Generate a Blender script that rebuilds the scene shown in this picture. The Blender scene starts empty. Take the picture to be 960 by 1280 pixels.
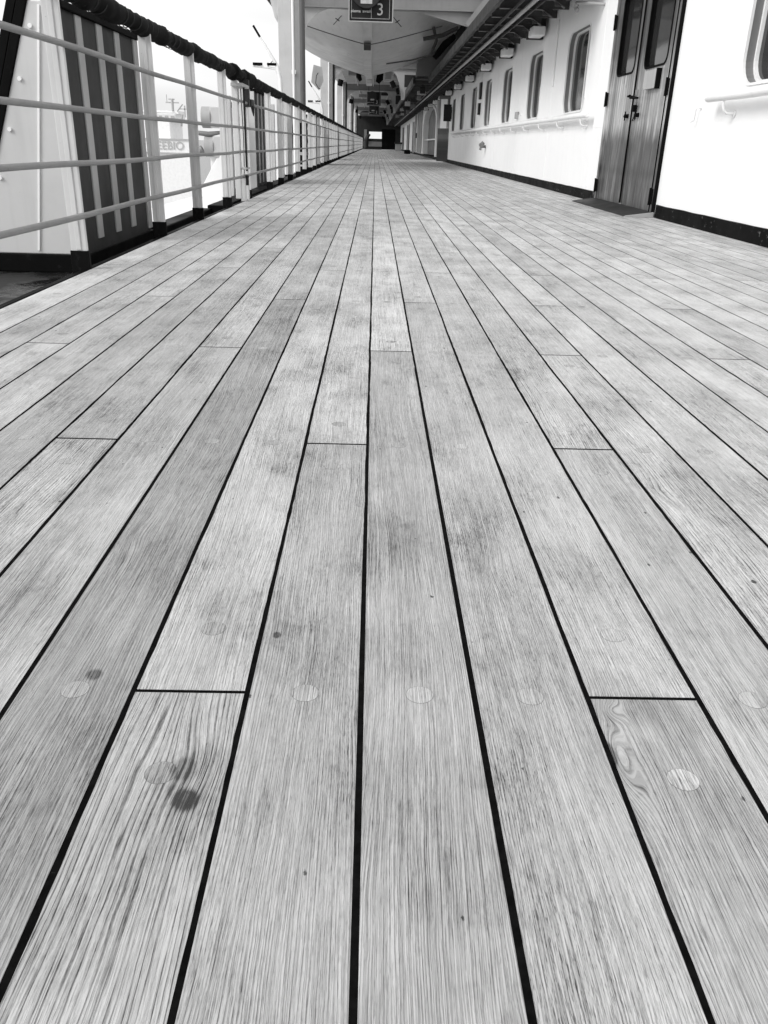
import bpy, math, random
from math import sin, cos, pi, radians
from mathutils import Vector, Matrix, noise as mnoise
random.seed(7)
S = bpy.context.scene
COL = S.collection

# ------------------------------------------------------------------ mesh helpers
class MB:
    def __init__(s): s.v = []; s.f = []; s.sm = []; s.mi = []; s.cur = 0
    def add(s, vs, fs, smooth=False):
        n = len(s.v); s.v += [tuple(v) for v in vs]
        for f in fs: s.f.append([i + n for i in f]); s.sm.append(smooth); s.mi.append(s.cur)
    def box(s, x0, x1, y0, y1, z0, z1):
        v = [(x0,y0,z0),(x1,y0,z0),(x1,y1,z0),(x0,y1,z0),(x0,y0,z1),(x1,y0,z1),(x1,y1,z1),(x0,y1,z1)]
        s.add(v, [(0,3,2,1),(4,5,6,7),(0,1,5,4),(1,2,6,5),(2,3,7,6),(3,0,4,7)])
        return s
    def bar(s, a, b, w, h, up=(0,0,1)):
        a = Vector(a); b = Vector(b); d = (b-a).normalized(); u = Vector(up)
        r = d.cross(u)
        if r.length < 1e-4: r = d.cross(Vector((1,0,0)))
        r.normalize(); u = r.cross(d).normalized()
        v = []
        for p in (a, b):
            for i, j in ((-1,-1),(1,-1),(1,1),(-1,1)): v.append(p + r*(i*w/2) + u*(j*h/2))
        s.add(v, [(0,1,2,3),(7,6,5,4),(0,4,5,1),(1,5,6,2),(2,6,7,3),(3,7,4,0)])
        return s
    def tube(s, pts, r, n=10, caps=True, smooth=True):
        pts = [Vector(p) for p in pts]; R = r if isinstance(r, (list, tuple)) else [r]*len(pts)
        d0 = (pts[1]-pts[0]).normalized()
        ref = Vector((0,0,1)) if abs(d0.z) < .9 else Vector((1,0,0))
        rings = []
        for i, p in enumerate(pts):
            d = (pts[min(i+1, len(pts)-1)] - pts[max(i-1, 0)]).normalized()
            a = d.cross(ref).normalized(); b = a.cross(d).normalized()
            ref = b
            rings.append([p + (a*cos(2*pi*k/n) + b*sin(2*pi*k/n))*R[i] for k in range(n)])
        v = [q for ring in rings for q in ring]; f = []
        for i in range(len(pts)-1):
            for k in range(n): f.append((i*n+k, i*n+(k+1)%n, (i+1)*n+(k+1)%n, (i+1)*n+k))
        s.add(v, f, smooth)
        if caps:
            s.add(rings[0], [tuple(range(n))]); s.add(rings[-1], [tuple(reversed(range(n)))])
        return s
    def prism(s, poly, axis, a, b):
        # poly: 2D points; axis x -> (y,z), y -> (x,z), z -> (x,y)
        def P(p, t): return {'x': (t,p[0],p[1]), 'y': (p[0],t,p[1]), 'z': (p[0],p[1],t)}[axis]
        n = len(poly); v = [P(p,a) for p in poly] + [P(p,b) for p in poly]
        f = [tuple(range(n)), tuple(reversed(range(n,2*n)))] + [(i, i+n, (i+1)%n+n, (i+1)%n) for i in range(n)]
        s.add(v, f); return s
    def build(s, name, m, parent=None, bevel=0, fixn=True):
        o0 = Vector((0,0,0)); p = parent
        while p: o0 += p.location; p = p.parent
        me = bpy.data.meshes.new(name)
        me.from_pydata([Vector(v)-o0 for v in s.v], [], s.f)
        for mm in (m if isinstance(m, (list, tuple)) else [m]): me.materials.append(mm)
        me.polygons.foreach_set('use_smooth', s.sm); me.polygons.foreach_set('material_index', s.mi)
        if fixn:
            import bmesh
            bm = bmesh.new(); bm.from_mesh(me); bmesh.ops.recalc_face_normals(bm, faces=bm.faces); bm.to_mesh(me); bm.free()
        me.update()
        o = bpy.data.objects.new(name, me); COL.objects.link(o); o.parent = parent
        if bevel:
            b = o.modifiers.new('bevel', 'BEVEL'); b.width = bevel; b.segments = 2; b.limit_method = 'ANGLE'; b.angle_limit = radians(40)
        return o

def tag(o, label=None, cat=None, group=None, kind=None):
    if label: o['label'] = label
    if cat: o['category'] = cat
    if group: o['group'] = group
    if kind: o['kind'] = kind
    return o
def empty(name, loc, label, cat, group=None):
    o = bpy.data.objects.new(name, None); COL.objects.link(o); o.location = loc; o.empty_display_size = .1
    return tag(o, label, cat, group)
def copy_tree(o, parent=None):
    c = o.copy(); COL.objects.link(c); c.parent = parent
    for ch in list(o.children): copy_tree(ch, c)
    return c
def rrect(y0, y1, z0, z1, r, n=6):
    pts = []
    for cy, cz, a0 in ((y1-r, z0+r, -90), (y1-r, z1-r, 0), (y0+r, z1-r, 90), (y0+r, z0+r, 180)):
        for k in range(n+1):
            a = radians(a0 + 90*k/n); pts.append((cy + r*cos(a), cz + r*sin(a)))
    return pts
def frame_ring(mb, outer, inner, x0, x1):
    """ring between two same-count YZ outlines, from x0 (front) to x1"""
    n = len(outer)
    v = [(x0,*p) for p in outer] + [(x0,*p) for p in inner] + [(x1,*p) for p in outer] + [(x1,*p) for p in inner]
    f = []
    for i in range(n):
        j = (i+1) % n
        f += [(i, j, n+j, n+i), (2*n+i, 3*n+i, 3*n+j, 2*n+j), (i, 2*n+i, 2*n+j, j), (n+i, n+j, 3*n+j, 3*n+i)]
    mb.add(v, f)

# ------------------------------------------------------------------ materials
def newmat(name):
    m = bpy.data.materials.new(name); m.use_nodes = True
    nt = m.node_tree; b = nt.nodes['Principled BSDF']
    return m, nt, b
def N(nt, t, **kw):
    n = nt.nodes.new(t)
    for k, v in kw.items():
        if k in n.inputs: n.inputs[k].default_value = v
        else: setattr(n, k, v)
    return n
def L(nt, a, b): nt.links.new(a, b)
def mth(nt, op, a, b=None, c=None, clamp=False):
    n = nt.nodes.new('ShaderNodeMath'); n.operation = op; n.use_clamp = clamp
    for i, x in enumerate((a, b, c)):
        if x is None: continue
        if isinstance(x, (int, float)): n.inputs[i].default_value = x
        else: nt.links.new(x, n.inputs[i])
    return n.outputs[0]
def mapr(nt, v, a, b, c, d, smooth=False):
    n = nt.nodes.new('ShaderNodeMapRange'); n.clamp = True
    if smooth: n.interpolation_type = 'SMOOTHSTEP'
    nt.links.new(v, n.inputs[0])
    for i, x in enumerate((a, b, c, d)): n.inputs[i+1].default_value = x
    return n.outputs[0]
def xyz(nt, x, y, z):
    n = nt.nodes.new('ShaderNodeCombineXYZ')
    for i, q in enumerate((x, y, z)):
        if isinstance(q, (int, float)): n.inputs[i].default_value = q
        else: nt.links.new(q, n.inputs[i])
    return n.outputs[0]
def noise(nt, vec, scale=1, detail=2, rough=.5):
    n = nt.nodes.new('ShaderNodeTexNoise'); n.inputs['Scale'].default_value = scale
    n.inputs['Detail'].default_value = detail; n.inputs['Roughness'].default_value = rough
    nt.links.new(vec, n.inputs['Vector']); return n.outputs['Fac']

def paint(name, g, rough=.45, dirt=.12, bump=.15, streak=True, chips=0.0, spec=.5):
    """painted steel: flat tone, soft grime, run-down streaks, uneven surface"""
    m, nt, b = newmat(name)
    tc = N(nt, 'ShaderNodeTexCoord'); ob = tc.outputs['Object']
    sp = N(nt, 'ShaderNodeSeparateXYZ'); L(nt, ob, sp.inputs[0])
    n1 = noise(nt, ob, 2.2, 5, .6)
    st = noise(nt, xyz(nt, mth(nt,'MULTIPLY',sp.outputs[0],9), mth(nt,'MULTIPLY',sp.outputs[1],9), mth(nt,'MULTIPLY',sp.outputs[2],.6)), 1, 4, .6)
    sp2 = noise(nt, ob, 34, 3, .6)
    d = mth(nt, 'MULTIPLY', mapr(nt, n1, .45, .75, 0, 1), dirt)
    if streak: d = mth(nt, 'ADD', d, mth(nt, 'MULTIPLY', mapr(nt, st, .52, .78, 0, 1), dirt))
    spk = mapr(nt, sp2, .70, .76, 0, dirt*2)
    d = mth(nt, 'ADD', d, spk)
    val = mth(nt, 'MULTIPLY', mth(nt, 'SUBTRACT', 1, d), g)
    if chips:
        ch = mapr(nt, noise(nt, ob, 16, 6, .7), .62, .66, 0, chips)
        val = mth(nt, 'ADD', val, ch)
    c = N(nt, 'ShaderNodeCombineColor'); [L(nt, val, c.inputs[i]) for i in range(3)]
    L(nt, c.outputs[0], b.inputs['Base Color'])
    L(nt, mapr(nt, n1, .3, .7, rough-.08, rough+.12), b.inputs['Roughness'])
    b.inputs['Specular IOR Level'].default_value = spec
    bp = N(nt, 'ShaderNodeBump', Strength=bump, Distance=.01)
    L(nt, mth(nt, 'ADD', noise(nt, ob, 3, 3, .5), mth(nt, 'MULTIPLY', noise(nt, ob, 90, 2, .5), .06)), bp.inputs['Height'])
    L(nt, bp.outputs[0], b.inputs['Normal'])
    return m
def plain(name, g, rough=.5, metal=0, spec=.5):
    m, nt, b = newmat(name)
    tc = N(nt, 'ShaderNodeTexCoord')
    n1 = noise(nt, tc.outputs['Object'], 14, 4, .6)
    val = mapr(nt, n1, .3, .7, g*.8, g*1.2)
    c = N(nt, 'ShaderNodeCombineColor'); [L(nt, val, c.inputs[i]) for i in range(3)]
    L(nt, c.outputs[0], b.inputs['Base Color'])
    b.inputs['Roughness'].default_value = rough; b.inputs['Metallic'].default_value = metal
    b.inputs['Specular IOR Level'].default_value = spec
    return m

M = {}
M['white'] = paint('white_paint', .82, .4, .07, .12)
M['wall'] = paint('wall_paint', .84, .42, .035, .22)
M['rail'] = paint('rail_paint_shaded', .20, .45, .16, .3)  # white rail tubes, their backlit shade put into a darker base tone
M['shell'] = paint('shell_paint', .54, .5, .10, .15)
M['slat_bed2'] = paint('screen_paint', .10, .6, .2, .2)
M['slat_bed'] = paint('slat_bed', .034, .6, .2, .2, spec=.25)
M['column'] = paint('column_paint', .50, .5, .12, .2)
M['post'] = paint('post_paint', .60, .45, .14, .3)
M['grey'] = paint('grey_paint', .17, .5, .15, .2)
M['lgrey'] = paint('light_grey_paint', .36, .5, .12, .2)
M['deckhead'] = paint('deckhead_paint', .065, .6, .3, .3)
M['dgrey2'] = paint('pole_paint', .08, .5, .2, .2)
M['dgrey'] = paint('dark_grey_paint', .022, .6, .3, .2, spec=.25)
M['black'] = paint('black_paint', .005, .5, .3, .5, chips=.006, spec=.04)
M['skirt'] = paint('skirting_paint', .005, .55, .3, .6, chips=.16, spec=.04)
M['rubber'] = paint('rubber', .005, .7, .3, .5, chips=.004, spec=.05)
M['boot'] = paint('boot_paint', .006, .5, .3, .5, chips=.006, spec=.05)
M['beam'] = paint('beam_paint', .20, .5, .15, .2)
M['slat_light'] = paint('slat_light', .38, .45, .1, .1)
M['boat'] = paint('boat_gelcoat', .46, .35, .14, .25)
M['metal'] = plain('aged_metal', .3, .4, .8)
M['signface'] = plain('sign_black', .008, .6, spec=.25)
M['letter'] = plain('sign_letter', .40, .6)
M['ink'] = plain('ship_ink_hazed', .42, .6)  # lettering lightened, distance haze is put into its colour
M['far'] = paint('far_ship_paint', .80, .6, .1, 0)
M['fardark'] = plain('far_ship_dark', .40, .6)
M['rope'] = plain('rope', .04, .9)

# glass: dark, glossy
m, nt, b = newmat('window_glass'); M['glass'] = m
GLASS=b
tc = N(nt, 'ShaderNodeTexCoord')
L(nt, mapr(nt, noise(nt, tc.outputs['Object'], 1.3, 2, .5), .3, .7, .012, .03), b.inputs['Base Color'])
b.inputs['Roughness'].default_value = .06; b.inputs['Specular IOR Level'].default_value = .28
bp = N(nt, 'ShaderNodeBump', Strength=.06, Distance=.02); L(nt, noise(nt, tc.outputs['Object'], 1.6, 1, .5), bp.inputs['Height']); L(nt, bp.outputs[0], b.inputs['Normal'])

# wet gutter
m, nt, b = newmat('gutter_paint'); M['gutter'] = m
tc = N(nt, 'ShaderNodeTexCoord'); ob = tc.outputs['Object']
wet = mapr(nt, noise(nt, ob, 1.4, 4, .6), .44, .54, 0, 1)
L(nt, mapr(nt, wet, 0, 1, .03, .012), b.inputs['Base Color']); L(nt, mapr(nt, wet, 0, 1, .5, .06), b.inputs['Roughness']); L(nt, mapr(nt, wet, 0, 1, .08, .5), b.inputs['Specular IOR Level'])
bp = N(nt, 'ShaderNodeBump', Strength=.2, Distance=.01); L(nt, noise(nt, ob, 30, 3, .5), bp.inputs['Height']); L(nt, bp.outputs[0], b.inputs['Normal'])

# caulk
m, nt, b = newmat('deck_caulk'); M['caulk'] = m
tc = N(nt, 'ShaderNodeTexCoord'); ob = tc.outputs['Object']
n1 = noise(nt, ob, 60, 4, .6)
L(nt, mth(nt, 'ADD', mapr(nt, n1, .4, .8, .003, .009), mapr(nt, noise(nt, ob, 38, 4, .7),   .72, .76, 0, .05)), b.inputs['Base Color'])
b.inputs['Roughness'].default_value = .8; b.inputs['Specular IOR Level'].default_value = .02
bp = N(nt, 'ShaderNodeBump', Strength=.5, Distance=.002); L(nt, n1, bp.inputs['Height']); L(nt, bp.outputs[0], b.inputs['Normal'])

# weathered teak; face attribute "pl": r tone, g offset, b ring weight
def teak():
    m, nt, b = newmat('weathered_teak')
    tc = N(nt, 'ShaderNodeTexCoord'); ob = tc.outputs['Object']
    at = N(nt, 'ShaderNodeAttribute', attribute_name='pl'); sc = N(nt, 'ShaderNodeSeparateColor'); L(nt, at.outputs['Color'], sc.inputs[0])
    tone, off, rw = sc.outputs[0], sc.outputs[1], sc.outputs[2]
    sp = N(nt, 'ShaderNodeSeparateXYZ'); L(nt, ob, sp.inputs[0]); x, y = sp.outputs[0], sp.outputs[1]
    offz = mth(nt, 'MULTIPLY', off, 60)
    # slow wander of the grain across each plank
    w1 = noise(nt, xyz(nt, mth(nt,'MULTIPLY',x,6), mth(nt,'MULTIPLY',y,.9), offz), 1, 2, .5)
    w2 = noise(nt, xyz(nt, mth(nt,'MULTIPLY',x,30), mth(nt,'MULTIPLY',y,11), offz), 1, 2, .5)
    gx = mth(nt, 'ADD', x, mth(nt, 'MULTIPLY', mth(nt,'SUBTRACT',w1,.5), .055))
    gx = mth(nt, 'ADD', gx, mth(nt, 'MULTIPLY', mth(nt,'SUBTRACT',w2,.5), .0035))
    # knots bend the grain round them
    for kx, ky, sx, sy, A in ((.276,.695,.016,.070,.022), (.292,.775,.012,.016,.012), (-.175,.68,.030,.060,-.012), (-.38,1.22,.020,.06,.010), (.56,1.45,.02,.06,.008), (.20,1.12,.02,.05,.006)):
        dx = mth(nt,'DIVIDE',mth(nt,'SUBTRACT',x,kx),sx); dy = mth(nt,'DIVIDE',mth(nt,'SUBTRACT',y,ky),sy)
        g = mth(nt,'EXPONENT',mth(nt,'MULTIPLY',mth(nt,'ADD',mth(nt,'MULTIPLY',dx,dx),mth(nt,'MULTIPLY',dy,dy)),-1))
        inside = mth(nt,'MULTIPLY', g, A)
        gx = mth(nt, 'ADD', gx, inside)
    of2 = mth(nt,'FRACT', mth(nt,'MULTIPLY', off, 13.7)); of3 = mth(nt,'FRACT', mth(nt,'MULTIPLY', off, 7.3))
    gk = mth(nt,'MULTIPLY', gx, mapr(nt, of2, 0, 1, .80, 1.45))       # close or open grain, board by board
    # growth rings cut lengthwise: thin dark lines of uneven spacing
    rn = noise(nt, xyz(nt, mth(nt,'MULTIPLY',gk,560), mth(nt,'MULTIPLY',y,2.4), offz), 1, 1.5, .5)
    lines = mapr(nt, rn, .50, .60, 1, 0)
    rb = noise(nt, xyz(nt, mth(nt,'MULTIPLY',gk,120), mth(nt,'MULTIPLY',y,2.2), offz), 1, 2, .5)
    broad = mapr(nt, rb, .35, .65, 0, 1)
    # clear growth rings on flat-sawn planks
    jit = noise(nt, xyz(nt, mth(nt,'MULTIPLY',gk,170), mth(nt,'MULTIPLY',y,34), offz), 1, 3, .6)
    ph = mth(nt,'ADD', mth(nt,'MULTIPLY', gk, mapr(nt, rw, 0, 1, 1600, 750)), mth(nt,'MULTIPLY', noise(nt, xyz(nt, mth(nt,'MULTIPLY',gk,60), mth(nt,'MULTIPLY',y,1.6), offz), 1, 3, .6), 20))
    ph = mth(nt,'ADD', ph, mth(nt,'MULTIPLY', jit, 1.3))
    sn = mth(nt,'SINE', ph)
    ring = mth(nt,'MULTIPLY', mapr(nt, sn, .55, .98, 0, 1), mapr(nt, jit, .36, .56, .6, 1))
    # short pores
    po = noise(nt, xyz(nt, mth(nt,'MULTIPLY',gk,1000), mth(nt,'MULTIPLY',y,90), offz), 1, 2, .6)
    pores = mapr(nt, po, .53, .62, 0, 1)
    po2 = noise(nt, xyz(nt, mth(nt,'MULTIPLY',gk,700), mth(nt,'MULTIPLY',y,22), offz), 1, 2, .5)
    pores2 = mapr(nt, po2, .52, .60, 0, 1)
    # patches of worn, bleached and stained wood
    b1 = noise(nt, xyz(nt, mth(nt,'MULTIPLY',x,9), mth(nt,'MULTIPLY',y,3.2), offz), 1, 5, .62)
    b2 = noise(nt, ob, 2.1, 4, .6)
    b3 = noise(nt, xyz(nt, mth(nt,'MULTIPLY',x,26), mth(nt,'MULTIPLY',y,16), offz), 1, 5, .65)
    gfac = mapr(nt, b1, .32, .66, .38, 1.05)         # grain stronger in some patches
    k = mth(nt,'ADD', mth(nt,'MULTIPLY',mth(nt,'SUBTRACT',1,lines),mapr(nt,of3,0,1,.24,.12)), mth(nt,'MULTIPLY',pores,mapr(nt,of3,0,1,.22,.40)))
    k = mth(nt,'ADD', k, mth(nt,'MULTIPLY',pores2,.26))
    k = mth(nt,'MULTIPLY', k, gfac)
    k = mth(nt,'ADD', k, mth(nt,'MULTIPLY', ring, mapr(nt, rw, 0, 1, .26, .58)))
    k = mth(nt,'ADD', k, mth(nt,'MULTIPLY', broad, .11))
    k = mth(nt,'ADD', k, mth(nt,'MULTIPLY', mapr(nt, b1, .50,.78,0,1), .13))
    k = mth(nt,'ADD', k, mth(nt,'MULTIPLY', mapr(nt, b3, .60,.74,0,1), .22))
    k = mth(nt,'ADD', k, mth(nt,'MULTIPLY', mapr(nt, b2, .50,.75,0,1), .12))
    b4 = noise(nt, xyz(nt, mth(nt,'MULTIPLY',x,6.5), mth(nt,'MULTIPLY',y,3.6), 2.2), 1, 4, .58)
    k = mth(nt,'ADD', k, mapr(nt, b4, .32, .68, -.15, .11))
    b5 = noise(nt, xyz(nt, mth(nt,'MULTIPLY',x,22), mth(nt,'MULTIPLY',y,12), offz), 1, 6, .7)
    k = mth(nt,'ADD', k, mth(nt,'MULTIPLY', mapr(nt, b5, .52, .66, 0, 1), mapr(nt, b4, .4, .65, .0, .20)))
    # dark drops, nicks and knots
    def spots(sx, sy, thr, amt, keep, seed):
        v = nt.nodes.new('ShaderNodeTexVoronoi'); v.inputs['Scale'].default_value = 1
        L(nt, xyz(nt, mth(nt,'MULTIPLY',x,sx), mth(nt,'MULTIPLY',y,sy), seed), v.inputs['Vector'])
        s2 = N(nt, 'ShaderNodeSeparateColor'); L(nt, v.outputs['Color'], s2.inputs[0])
        rad = mth(nt,'MULTIPLY', mapr(nt, s2.outputs[1], 0, 1, .35, 1), thr)
        wob = mth(nt,'ADD', v.outputs['Distance'], mth(nt,'MULTIPLY', mth(nt,'SUBTRACT',noise(nt, ob, 220, 3, .6),.5), thr*1.3))
        d = mth(nt,'DIVIDE', wob, rad)
        hit = mapr(nt, d, .6, 1.05, 1, 0, True)
        on = mth(nt,'LESS_THAN', s2.outputs[0], keep)
        return mth(nt,'MULTIPLY', mth(nt,'MULTIPLY', hit, on), amt)
    sp1 = spots(14, 9, .070, .75, .42, 0.0)
    sp2 = spots(36, 20, .10, .6, .22, 3.3)
    sp3 = spots(5, 3, .12, .22, .3, 8.1)
    k = mth(nt,'ADD', mth(nt,'ADD', k, sp3), mth(nt,'ADD', sp1, sp2))
    for kx, ky, sx, sy, A in ((-.1765,.6245,.0125,.0150,.50), (-.187,.668,.015,.017,.26), (-.172,.655,.03,.05,.16), (-.168,.60,.02,.04,.10), (.305,.80,.06,.05,.13), (.35,.76,.035,.05,.14), (.271,.70,.0045,.020,.6), (-.33,.83,.010,.012,.5), (-.118,.925,.005,.008,.5)):
        dx = mth(nt,'DIVIDE',mth(nt,'SUBTRACT',x,kx),sx); dy = mth(nt,'DIVIDE',mth(nt,'SUBTRACT',y,ky),sy)
        g = mth(nt,'EXPONENT',mth(nt,'MULTIPLY',mth(nt,'ADD',mth(nt,'MULTIPLY',dx,dx),mth(nt,'MULTIPLY',dy,dy)),-1))
        g = mapr(nt, mth(nt,'ADD', g, mth(nt,'MULTIPLY', mth(nt,'SUBTRACT', b3, .5), .6)), .16, .62, 0, 1, True)
        k = mth(nt,'ADD', k, mth(nt,'MULTIPLY', g, A))
    k = mth(nt, 'MINIMUM', k, .93)
    val = mth(nt,'MULTIPLY', mth(nt,'MULTIPLY', tone, 1.10), mth(nt,'SUBTRACT', 1, k))
    c = N(nt, 'ShaderNodeCombineColor'); [L(nt, val, c.inputs[i]) for i in range(3)]
    L(nt, c.outputs[0], b.inputs['Base Color'])
    L(nt, mapr(nt, b1, .3, .7, .44, .60), b.inputs['Roughness'])
    b.inputs['Specular IOR Level'].default_value = .35
    h = mth(nt,'SUBTRACT', mth(nt,'MULTIPLY',lines,.6), mth(nt,'ADD', mth(nt,'MULTIPLY',pores2,.5), mth(nt,'MULTIPLY',ring,.6)))
    bp = N(nt, 'ShaderNodeBump', Strength=.8, Distance=.0009); L(nt, h, bp.inputs['Height']); L(nt, bp.outputs[0], b.inputs['Normal'])
    return m
M['teak'] = teak()
M['plugring'] = plain('plug_ring', .17, .8)

# varnished door wood: vertical boards, weathered lower part
def doorwood():
    m, nt, b = newmat('door_wood')
    tc = N(nt, 'ShaderNodeTexCoord'); g = N(nt, 'ShaderNodeNewGeometry'); ob = g.outputs['Position']
    sp = N(nt, 'ShaderNodeSeparateXYZ'); L(nt, ob, sp.inputs[0]); x, y, z = sp.outputs
    xy = mth(nt, 'ADD', y, x)
    bd = mth(nt,'FLOOR', mth(nt,'MULTIPLY', xy, 1/.087))
    wn = N(nt, 'ShaderNodeTexWhiteNoise', noise_dimensions='1D'); L(nt, bd, wn.inputs['W'])
    fr = mth(nt,'FRACT', mth(nt,'MULTIPLY', xy, 1/.087))
    groove = mth(nt,'LESS_THAN', fr, .09)
    n1 = noise(nt, xyz(nt, mth(nt,'MULTIPLY',xy,45), 0, mth(nt,'MULTIPLY',z,2)), 1, 4, .6)
    n2 = noise(nt, xyz(nt, mth(nt,'MULTIPLY',xy,14), 0, mth(nt,'MULTIPLY',z,2.2)), 1, 4, .6)
    n3 = noise(nt, ob, 9, 4, .6)
    edge = mth(nt,'ADD', z, mth(nt,'MULTIPLY', mth(nt,'SUBTRACT', n2, .5), .5))
    worn = mapr(nt, edge, .70, .88, 1, 0)            # water-stained lower boards
    tide = mapr(nt, mth(nt,'ABSOLUTE', mth(nt,'SUBTRACT', mth(nt,'ADD', z, mth(nt,'MULTIPLY', n3, .10)), .44)), 0, .07, .35, 0)
    top = mapr(nt, edge, 1.25, 1.60, 0, .74)          # darker tone round the panes
    v = mapr(nt, n1, .35, .65, .56, .18)
    v = mth(nt,'MULTIPLY', v, mapr(nt, wn.outputs['Value'], 0, 1, .55, 1.35))
    dk = mth(nt,'MULTIPLY', worn, mapr(nt, n2, .35, .62, .58, .88))
    v = mth(nt,'MULTIPLY', v, mth(nt,'SUBTRACT', 1, dk)); v = mth(nt,'MULTIPLY', v, mth(nt,'SUBTRACT', 1, tide))
    v = mth(nt,'MULTIPLY', v, mth(nt,'SUBTRACT', 1, top)); v = mth(nt,'MULTIPLY', v, mth(nt,'SUBTRACT', 1, mth(nt,'MULTIPLY', groove, .8)))
    v = mth(nt,'MULTIPLY', v, mapr(nt, n3, .6, .75, 1, .65))
    v = mth(nt,'MULTIPLY', v, .86)
    c = N(nt, 'ShaderNodeCombineColor'); [L(nt, v, c.inputs[i]) for i in range(3)]; L(nt, c.outputs[0], b.inputs['Base Color'])
    b.inputs['Roughness'].default_value = .36
    bp = N(nt, 'ShaderNodeBump', Strength=.5, Distance=.004); L(nt, mth(nt,'SUBTRACT', mth(nt,'MULTIPLY',n1,.3), groove), bp.inputs['Height']); L(nt, bp.outputs[0], b.inputs['Normal'])
    return m
M['doorwood'] = doorwood()

# harbour water
m, nt, b = newmat('harbour_water'); M['water'] = m
tc = N(nt, 'ShaderNodeTexCoord'); ob = tc.outputs['Object']
L(nt, mapr(nt, noise(nt, ob, .05, 3, .5), .3, .7, .32, .42), b.inputs['Base Color']); b.inputs['Roughness'].default_value = .22
bp = N(nt, 'ShaderNodeBump', Strength=.25, Distance=.3); L(nt, noise(nt, ob, .8, 4, .6), bp.inputs['Height']); L(nt, bp.outputs[0], b.inputs['Normal'])

# ------------------------------------------------------------------ the deck
PW = .1355; X0 = -.139; JP = .8873; JY = .800
WX = 2.80
NY0, NY1 = -3.0, 101.0
def struct(o, k='structure'): o['kind'] = k; return o
mb = MB(); mb.add([(-1.40,NY0,-.0005),(WX+.05,NY0,-.0005),(WX+.05,NY1,-.0005),(-1.40,NY1,-.0005)], [(0,1,2,3)])
struct(mb.build('deck_seams', M['caulk'], fixn=False))
rnd = random.Random(11)
V = []; F = []; A = []
def quad(vs, a):
    n = len(V); V.extend(vs); F.append(tuple(range(n, n+len(vs)))); A.append(a)
def wob(x, y, s): return .0011*mnoise.noise(Vector((x*50, y*30, s))) + .0016*mnoise.noise(Vector((x*9, y*4, s+5)))
i0 = -9
row = i0; plugs = []
special = {(-1,0): (.47,.03,.9), (3,0): (.42,.55,.25), (-2,0): (.36,.31,.05), (0,0): (.435,.77,.05), (1,0): (.445,.14,.0), (2,0): (.46,.41,.05), (-1,1): (.54,.62,.1), (3,1): (.50,.20,.05), (-3,0): (.50,.42,.1), (4,0): (.48,.71,.1)}  # own plank tones, nearest ones also darkened to stand in for vignetting
while True:
    xa = X0 + row*PW + .0035; xb = X0 + (row+1)*PW - .0035
    if xa > WX - .02: break
    if row == i0: xa = -1.386
    if xb > WX: xb = WX + .01
    k0 = (row+1) % 4
    ys = [NY0]; k = k0 - 4*6
    while True:
        Y = JY + k*JP
        k += 4
        if Y <= NY0 + .3: continue
        if Y >= NY1: break
        ys.append(Y)
    ys.append(NY1)
    cnt = 0
    first = True
    for a, bb in zip(ys[:-1], ys[1:]):
        ya = a + (0 if a <= NY0 else .0030 if a < 1.2 else .0042); yb = bb - (.0030 if bb < 1.2 else .0042)
        isnear = a < 2.5
        idx = 0 if (a < .36 or (row in (-1,3) and a < .36)) else 1 if a < 4 else 2
        key = (row, 0 if a < .4 else int(round((a-JY)/JP/4)) + 1)
        t = special.get(key)
        if not t:
            t = (.555 + rnd.choice([-.075,-.03,0,.02,.035]) + rnd.uniform(-.02, .02), rnd.random(), rnd.choice([0,0,.1,.2,.5]))
        # top, in strips so that the edges can wander a little near the camera
        yy = [ya]; step = .03 if ya < 3.4 else .25
        while yy[-1] < yb - 1e-6:
            s = .03 if yy[-1] < 3.2 else (.2 if yy[-1] < 12 else 50)
            if yy[-1] < 0: s = 3
            yy.append(min(yb, yy[-1] + s))
        bev = .0003
        prev = None
        for q, y in enumerate(yy):
            l = xa + wob(xa, y, 1); r = xb + wob(xb, y, 2)
            cur = [(l-bev, y, -.0021), (l, y, 0), (r, y, 0), (r+bev, y, -.0021)]
            if prev:
                for j in range(3): quad([prev[j], prev[j+1], cur[j+1], cur[j]], t)
            prev = cur
        for y, sgn in ((ya, -1), (yb, 1)):
            quad([(xa, y, 0), (xb, y, 0), (xb, y+sgn*.0002, -.0021), (xa, y+sgn*.0002, -.0021)], t)
        # treenail plugs over every beam
        xc = (xa+xb)/2
        kk = math.ceil((a - JY)/JP - .01)
        while JY + kk*JP < bb + .01:
            Yk = JY + kk*JP; kk += 1
            if Yk < 0 or Yk > 14: continue
            if abs(Yk - a) < .02: plugs.append((xc, Yk + .138, 1))
            elif abs(Yk - bb) < .02: plugs.append((xc, Yk - .138, 1))
            else: plugs.append((xc, Yk, 0))
    row += 1
nplank = len(F)
ringfaces = []
for (px, py, j) in plugs:
    px += rnd.uniform(-.003,.003) + (.0 if not j else 0)
    R = .0163
    quad([(px+(R+.0005)*cos(2*pi*q/28), py+(R+.0005)*sin(2*pi*q/28), .00012) for q in range(28)], (.0, 0, 0)); ringfaces.append(len(F)-1)
    tn = .45 + rnd.uniform(-.03, .05)
    if abs(px-.335) < .01 and abs(py-.66) < .03: tn = .56
    quad([(px+R*cos(2*pi*q/28), py+R*sin(2*pi*q/28), .00024) for q in range(28)], (tn, rnd.random(), 0))
me = bpy.data.meshes.new('deck'); me.from_pydata(V, [], F); me.materials.append(M['teak']); me.materials.append(M['plugring'])
att = me.attributes.new('pl', 'FLOAT_COLOR', 'FACE')
att.data.foreach_set('color', [c for a in A for c in (a[0], a[1], a[2], 1.0)])
for i in ringfaces: me.polygons[i].material_index = 1
me.update()
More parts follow.
